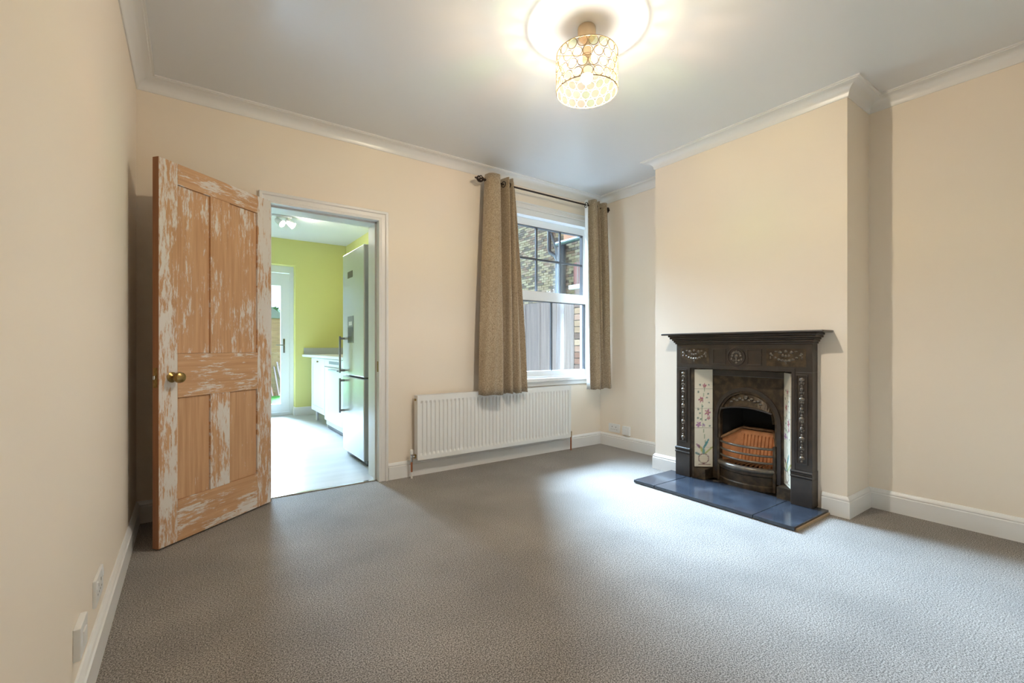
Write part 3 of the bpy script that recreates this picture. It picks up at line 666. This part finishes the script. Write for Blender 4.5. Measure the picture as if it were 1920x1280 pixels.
# ribbed fire back leaning backwards, cheeks and their rim
bk = [(3.365, .150), (3.425, .400)]
def back(y, w, out=0): return (bk[0][0] + (bk[1][0] - bk[0][0]) * w - out, y, bk[0][1] + (bk[1][1] - bk[0][1]) * w)
V = []; F = []; prof_y = []
for k in range(9):
    y0 = FC - .115 + .23 * k / 9; wv = .23 / 9
    prof_y += [(y0, 0), (y0 + wv * .12, .010), (y0 + wv * .68, .010), (y0 + wv * .80, 0)]
prof_y.append((FC + .115, 0))
for w in (0, .02, .84, .88, 1.0):
    for y, o_ in prof_y: V.append(back(y, w, o_ if .01 < w < .86 else (0.010 if w > .86 else 0)))
n = len(prof_y)
for j in range(4):
    for i in range(n - 1): F.append((j * n + i, j * n + i + 1, (j + 1) * n + i + 1, (j + 1) * n + i))
MB().add(V, F).build('fire_back', 'terra', fp)
for s in (-1, 1):
    MB().add([(3.282, FC + s * .200, .14), (3.365, FC + s * .115, .15), (3.425, FC + s * .115, .40), (3.282, FC + s * .200, .335), (3.295, FC + s * .210, .14), (3.45, FC + s * .125, .15), (3.45, FC + s * .125, .40), (3.295, FC + s * .210, .335)],
             [(0, 1, 2, 3), (4, 7, 6, 5), (3, 2, 6, 7), (0, 3, 7, 4)]).build('side_brick', 'terra', fp)
MB().tube([(3.275, FC - .200, .338), (3.418, FC - .120, .408), (3.430, FC - .105, .412), (3.430, FC + .105, .412), (3.418, FC + .120, .408), (3.275, FC + .200, .338)], .011, 8).build('brick_rim', 'rim', fp, 50)
def bow(z, d0, n=14, half=.205, x0=PX + .01): return [(x0 - d0 * (1 - ((k - n / 2) / (n / 2)) ** 2) ** .8, FC + half * (k - n / 2) / (n / 2), z) for k in range(n + 1)]
for z, r, d0 in ((.318, .0085, .085), (.268, .0075, .088), (.220, .0075, .090)): MB().tube(bow(z, d0), r, 8).build('grate_bar', 'iron3', fp, 50)
MB().tube(bow(.165, .100), .020, 10).build('grate_bar', 'iron3', fp, 50)
for s in (-1, 1): MB().box(PX - .022, PX + .02, FC + s * .200 - .010, FC + s * .200 + .010, HZ, .340, .004).build('grate_post', 'iron2', fp)
q = MB()
for k in range(12):
    y = FC - .17 + .34 * k / 11; q.tube([(PX - .045 + .02 * abs(k - 5.5) / 5.5, y, .178), (3.37, FC + (y - FC) * .7, .178)], .006, 6)
q.build('grate_floor', 'rim', fp)
q = MB(); fr = bow(0, .090, 16, .205, PX)
V = [(p[0], p[1], z) for z in (HZ, .055, .062, .120, .128, .145) for p in fr]; 
for j, off in enumerate((0, 0, .010, .010, 0, 0)):
    for i in range(17): x, y, z = V[j * 17 + i]; V[j * 17 + i] = (x + off, y, z)
q.add(V, [(j * 17 + i, j * 17 + i + 1, (j + 1) * 17 + i + 1, (j + 1) * 17 + i) for j in range(5) for i in range(16)]); q.build('ash_front', 'iron2', fp, 30)

# hearth
hx0, hx1, hy0, hy1 = 2.722, 3.183, 1.150, 2.262
he = thing('hearth', (2.95, FC, 0), 'polished dark slate hearth of three slabs before the fireplace', 'hearth')
for y0, y1 in ((hy0, 1.376), (1.379, 2.076), (2.079, hy1)): MB().box(hx0, hx1, y0, y1, .004, .025, .003).build('slab', 'slate', he)
MB().box(hx0 + .02, hx1 - .01, hy0 - .010, hy0 + .02, 0, .013).box(hx0 + .012, hx1, hy0 + .02, hy1 - .008, 0, .004).build('base_strip', 'strip', he)

# ------------------------------------------------------------------ sockets
def socket(loc, rz, w, label, double=True, deep=.009):
    t = thing('wall_socket', loc, label, 'socket', None, None, local=True); t.rotation_euler = (0, 0, rz)   # local +x out of the wall
    MB().box(0, deep, -w / 2, w / 2, 0, .086, .002).build('plate', 'plastic', t)
    for s in ((-1, 1) if double else (0,)):
        c = s * w / 4
        if double:
            MB().box(deep - .001, deep + .003, c - .006 + s * .018, c + .006 + s * .018, .052, .076, .001).build('switch', 'plastic', t)
            for ya, yb, za, zb in ((-.003, .003, .050, .060), (-.016, -.010, .026, .031), (.010, .016, .026, .031)):
                MB().box(deep - .001, deep + .0004, c + ya - s * .012, c + yb - s * .012, za, zb).build('pin_hole', 'dark', t)
        else:
            MB().box(deep - .001, deep + .003, c - .020, c + .020, .025, .062, .001).build('cover', 'plastic', t)
    return t
socket((XR, 3.200, .147), PI, .147, 'double white power socket in the far alcove corner')
socket((XR, 3.035, .143), PI, .086, 'single white box socket beside the double socket in the far alcove', False, .026)
socket((XL, 2.015, .190), 0, .147, 'white double wall socket nearer the stripped door on the left wall')
socket((XL, 1.690, .190), 0, .100, 'white single wall socket farther from the stripped door on the left wall', False, .016)

# ------------------------------------------------------------------ kitchen
fr = thing('fridge_freezer', (1.55, 4.18, 0), 'tall silver fridge freezer with dark side and long bar handles', 'fridge')
FYn, FYf = 3.857, 4.500
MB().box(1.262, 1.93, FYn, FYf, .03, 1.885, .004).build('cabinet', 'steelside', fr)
ud = MB().box(1.200, 1.256, FYn, FYf, .760, 1.890, .008).build('upper_door', 'steel', fr); ld = MB().box(1.200, 1.256, FYn, FYf, .050, .745, .008).build('lower_door', 'steel', fr)
MB().box(1.24, 1.9, FYn + .02, FYf - .02, 0, .05).build('foot_plinth', 'dark', fr)
def fh(z0, z1, p):
    MB().box(1.150, 1.166, FYf - .070, FYf - .048, z0, z1, .003).box(1.160, 1.202, FYf - .068, FYf - .050, z0 + .012, z0 + .032).box(1.160, 1.202, FYf - .068, FYf - .050, z1 - .032, z1 - .012).build('handle', 'handle', p)
fh(.775, 1.120, ud); fh(.400, .725, ld)
MB().box(1.1975, 1.201, 4.150, 4.330, 1.055, 1.300, .002).build('water_dispenser', 'handle', ud)
MB().box(1.1965, 1.199, 4.165, 4.315, 1.065, 1.200, .001).build('dispenser_recess', 'dark', ud)
MB().box(1.1965, 1.199, 4.190, 4.290, 1.215, 1.250, .001).build('dispenser_lever', 'cab', ud)
MB().box(1.1975, 1.201, 4.180, 4.330, 1.650, 1.710, .001).build('badge', 'steelside', ud)

cb = thing('base_cabinet', (1.7, 6.43, 0), 'white shaker base cabinet at the end of the kitchen run', 'cabinet')
MB().box(1.415, 2.0, 6.05, 6.82, .15, .872).build('carcass', 'cab', cb)
def shaker(p, y0, y1, z0, z1, x=1.39):
    d = MB().box(x + .006, x + .022, y0, y1, z0, z1).build('door', 'cab', p)
    MB().box(x, x + .007, y0, y0 + .07, z0, z1, .001).box(x, x + .007, y1 - .07, y1, z0, z1, .001).box(x, x + .007, y0 + .07, y1 - .07, z0, z0 + .07, .001).box(x, x + .007, y0 + .07, y1 - .07, z1 - .07, z1, .001).build('door_frame', 'cab', d)
    return d
d = shaker(cb, 6.06, 6.80, .155, .868)
MB().lathe([(0, 0), (.008, 0), (.007, -.010), (.014, -.016), (.014, -.022), (0, -.024)], (1.39, 6.38, .825), 'x', 14).build('knob', 'brass', d, 40)
for y in (6.75, 6.12): MB().lathe([(.020, 0), (.018, .02), (.016, .15)], (1.455, y, 0), 'z', 14).build('leg', 'cab', cb, 40)
dw = thing('dishwasher', (1.7, 5.7, 0), 'white built-in appliance with a dark display strip beside the fridge', 'appliance')
MB().box(1.41, 2.0, 5.05, 6.035, .05, .872).build('body', 'cab', dw)
MB().box(1.385, 1.41, 5.055, 6.03, .78, .868, .004).build('control_panel', 'cab', dw)
MB().box(1.383, 1.386, 5.30, 5.80, .812, .845).build('display', 'dark', dw)
dd = MB().box(1.385, 1.41, 5.055, 6.03, .11, .772, .006).build('door', 'cab', dw)
MB().box(1.360, 1.386, 5.35, 5.75, .735, .752, .004).build('handle', 'handle', dd)
MB().box(1.43, 1.46, 5.05, 6.03, 0, .05).build('plinth', 'dark', dw)
fc_ = thing('base_cabinet', (1.7, 4.8, 0), 'white base cabinet squeezed between fridge and appliance', 'cabinet')
MB().box(1.415, 2.0, 4.53, 5.04, .10, .872).build('carcass', 'cab', fc_); shaker(fc_, 4.535, 5.035, .11, .868); MB().box(1.45, 1.47, 4.53, 5.04, 0, .10).build('plinth', 'cab', fc_)
wk = thing('worktop', (1.7, 5.9, .872), 'pale grey worktop with upstand along the lime green wall', 'worktop')
MB().box(1.37, 2.008, 4.52, KY1 - .002, .874, .908, .004).build('slab', 'cab', wk)
MB().box(1.395, 2.008, KY1 - .022, KY1 - .002, .909, 1.005, .002).build('upstand', 'top', wk)
MB().box(1.988, 2.008, 4.52, KY1 - .024, .909, 1.005, .002).build('upstand', 'top', wk)

sl = thing('ceiling_spotlight', (.93, 6.1, KZ), 'white ceiling spotlight bar with lit heads in the kitchen', 'light')
MB().box(.80, 1.02, 6.05, 6.13, KZ - .025, KZ, .004).build('base_bar', 'gloss', sl)
for x, y, dx, dy in ((.86, 6.09, .55, -.55), (.97, 6.09, .75, -.25)):
    a = Vector((x, y, KZ - .03)); dv = Vector((dx, dy, -.55)).normalized(); p0 = a + Vector((0, 0, -.03))
    hd_ = MB().tube([a, p0], .008, 8).tube([p0 - dv * .02, p0, p0 + dv * .03, p0 + dv * .085], [.018, .030, .034, .042], 16).build('spot_head', 'gloss', sl, 40)
    MB().tube([p0 + dv * .0855, p0 + dv * .088], .036, 16).build('lens', 'spot', hd_)

gd = thing('door_2', (.8, KY1 + .2, 0), 'white glazed garden door at the end of the kitchen', 'door', None, 'structure')
y0, y1 = KY1 + .14, KY1 + .21
MB().box(GX1 - .055, GX1, y0, y1, .05, GZ - .10).box(GX0, GX0 + .055, y0, y1, .05, GZ - .10).box(GX0, GX1, y0, y1, GZ - .10, GZ).box(GX0, GX1, y0, y1, 0, .05).build('frame', 'upvc', gd)
lf = MB().box(1.105, 1.222, y0 - .01, y1 - .02, .055, 2.11).box(GX0 + .058, GX0 + .17, y0 - .01, y1 - .02, .055, 2.11).box(GX0 + .17, 1.105, y0 - .01, y1 - .02, 1.925, 2.11).box(GX0 + .17, 1.105, y0 - .01, y1 - .02, .055, .175).build('leaf', 'upvc', gd)
MB().box(GX0 + .17, 1.105, y0 + .018, y0 + .024, .175, 1.925).build('pane', 'glass', lf)
MB().box(1.135, 1.160, y0 - .018, y0 - .009, .93, 1.14, .003).tube([(1.148, y0 - .015, 1.045), (1.148, y0 - .05, 1.045), (1.04, y0 - .055, 1.045)], .008, 8).build('handle', 'chrome', lf)

# ------------------------------------------------------------------ outside
struct('wall_outside', MB().box(KX1 + .25, KX1 + .27, YK + .001, KY1 + .3, -.16, 2.9), 'brick', 'brick outer face of the kitchen wing along the passage', 'wall')
struct('ground', MB().box(-8, 14, YK + .02, 40, -.30, -.16), 'yard', 'grey paving of the side passage and yard outside', 'ground')
tag(MB().box(-3, 4.5, 9.3, 20, -.16, -.13).build('lawn', 'grass'), 'bright green lawn outside the garden door', 'lawn', None, 'stuff')
fx = 3.75
fe = thing('fence', (fx, 5.2, -.16), 'tall weathered grey board fence along the side passage', 'fence')
y = 4.02; k = 0
while y < 8.4:
    w = (.165, .150, .172, .158)[k % 4]
    MB().box(fx + .003 * (k % 2), fx + .020 + .003 * (k % 2), y, y + w - .004, -.10, 1.592 + .004 * ((k * 7) % 3)).build('board', 'fence', fe); y += w; k += 1
for z in (.10, .80, 1.45): MB().box(fx + .024, fx + .07, 4.02, 8.4, z, z + .08).build('rail', 'fence', fe)
for y in (4.06, 5.9, 7.7): MB().box(fx + .024, fx + .11, y - .05, y + .05, -.16, 1.62).build('post', 'fence', fe)
def brick_mesh(x, y0, y1, z0, z1, ln_=.225, ht=.075):
    q = MB(); j = 0; z = z0
    while z < z1:
        y = y0 - (.5 * ln_ if j % 2 else 0)
        while y < y1:
            o_ = rnd.uniform(-.004, .006); a, b_ = max(y, y0), min(y + ln_ - .010, y1)
            if b_ - a > .02: q.add([(x + o_, a, z), (x + o_, b_, z), (x + o_, b_, z + ht - .010), (x + o_, a, z + ht - .010), (x + .03, a, z), (x + .03, b_, z), (x + .03, b_, z + ht - .010), (x + .03, a, z + ht - .010)],
                  [(0, 3, 2, 1), (0, 1, 5, 4), (1, 2, 6, 5), (2, 3, 7, 6), (3, 0, 4, 7)])
            y += ln_
        z += ht; j += 1
    return q
pier = thing('brick_pier', (3.78, 3.85, -.16), 'short brick wall end between the window and the board fence', 'wall')
MB().box(3.765, 3.95, 3.68, 4.005, -.16, 1.66).build('mortar', 'mortar', pier)
o = brick_mesh(3.750, 3.68, 4.005, -.16, 1.66).build('bricks', 'brick', pier); o['kind'] = 'stuff'
nh = thing('neighbouring_house', (9.0, 12, -.16), 'yellow brick house with black drainpipes beyond the fence', 'building')
MB().box(9.02, 9.3, 8.6, 17, -.16, 6.2).build('wall', 'mortar', nh)
o = brick_mesh(9.0, 9.2, 15.2, 1.0, 5.6).build('bricks', 'brick', nh); o['kind'] = 'stuff'
wg = MB().box(8.22, 9.0, 6.0, 9.24, -.16, 3.78).build('wing_wall', 'mortar', nh)
o = brick_mesh(8.20, 6.4, 9.24, 1.0, 3.78).build('bricks', 'brick', wg); o['kind'] = 'stuff'
MB().box(8.24, 9.0, 6.0, 9.22, 3.78, 5.6).build('upright_roof', 'orange', nh)  # orange roof stood upright as a wall so the sun only grazes it
MB().tube([(8.06, 6.0, 3.77), (8.06, 9.30, 3.77)], .06, 10).build('gutter', 'pipe', nh)
MB().tube([(8.13, 9.14, 3.75), (8.13, 9.14, -.16)], .085, 14).build('soil_pipe', 'pipe', nh, 40)
# rear downpipe with a swan neck
yA = 9.0 * (.754 + .0) / .643; yB_ = 9.0 * .752 / .662
MB().tube([(8.93, yA + .10, 5.6), (8.93, yA + .10, 3.98), (8.93, yA + .06, 3.88), (8.93, yB_ + .12, 3.72), (8.93, yB_ + .06, 3.60), (8.93, yB_ + .06, -.16)], .055, 12).build('drainpipe', 'pipe', nh, 40)
MB().tube([(8.93, yB_ + .32, 4.45), (8.93, yB_ + .10, 3.95), (8.93, yB_ + .06, 3.6)], .04, 10).build('branch_pipe', 'pipe', nh, 40)
wi = MB().box(8.165, 8.20, 7.75, 8.75, 2.62, 3.20).build('window', 'redwood', nh)
for k in range(1, 6): MB().box(8.155, 8.166, 7.75 + k * .1667 - .012, 7.75 + k * .1667 + .012, 2.62, 3.20).build('glazing_bar', 'mortar', wi)
MB().box(8.08, 8.20, 7.65, 8.85, 2.52, 2.62).build('window_sill', 'upvc', wi)

shd = thing('shed', (1.7, 12.6, -.13), 'brown timber garden shed with a dark felt roof', 'shed')
for k in range(13): MB().add([(.2, 11.96, -.13 + k * .14), (1.83, 11.96, -.13 + k * .14), (1.83, 11.98, .01 + k * .14), (.2, 11.98, .01 + k * .14), (.2, 12.0, -.13 + k * .14), (1.83, 12.0, -.13 + k * .14), (1.83, 12.0, .01 + k * .14), (.2, 12.0, .01 + k * .14)], [(0, 1, 2, 3), (0, 4, 5, 1), (1, 5, 6, 2), (2, 6, 7, 3), (3, 7, 4, 0)]).build('board', 'shed', shd)
MB().box(.22, 1.81, 12.0, 13.6, -.13, 1.69).build('wall', 'shed', shd)
MB().prism([(.10, 1.69), (1.015, 2.30), (1.93, 1.69)], 11.86, 13.7, lambda a, c, h: (a, h, c)).build('roof', 'felt', shd)
MB().box(1.83, 1.87, 11.94, 12.0, -.13, 1.69).build('corner_post', 'upvc', shd)
for k, (x, dx, zt) in enumerate(((1.55, .10, .62), (1.68, .06, .55), (1.78, .10, .66))):
    tag(MB().tube([(x, 11.60, -.105), (x - dx, 11.93, zt)], .022, 8).build('metal_pole', 'chrome'), ('short', 'middle', 'tall')[k] + ' silver metal pole leaning against the shed', 'pole', 'metal poles at the shed')
def tree(x, y, h, r, label):
    t = thing('tree', (x, y, -.16), label, 'tree', 'trees beyond the garden')
    MB().tube([(x, y, -.16), (x + .05, y, h * .45), (x, y, h * .8)], [.16, .11, .05], 8).build('trunk', 'bark', t)
    q = MB()
    for k in range(420):
        a, e, rr = rnd.uniform(0, 2 * PI), rnd.uniform(-1, 1), r * rnd.uniform(.5, 1) ** .5
        c = Vector((x + rr * math.cos(a) * math.sqrt(1 - e * e), y + rr * math.sin(a) * math.sqrt(1 - e * e), h * .72 + e * rr * .8)); u = Vector((rnd.gauss(0, 1), rnd.gauss(0, 1), rnd.gauss(0, 1))).normalized() * .22; w = u.orthogonal().normalized() * .16
        q.add([c - u, c + w, c + u, c - w], [(0, 1, 2, 3)])
    o = q.build('foliage', 'leaf', t); o['kind'] = 'stuff'
tree(3.3, 24, 2.6, 1.2, 'leafy tree rising behind the shed roof'); tree(5.0, 30, 3.0, 1.4, 'broad tree farther off behind the garden')
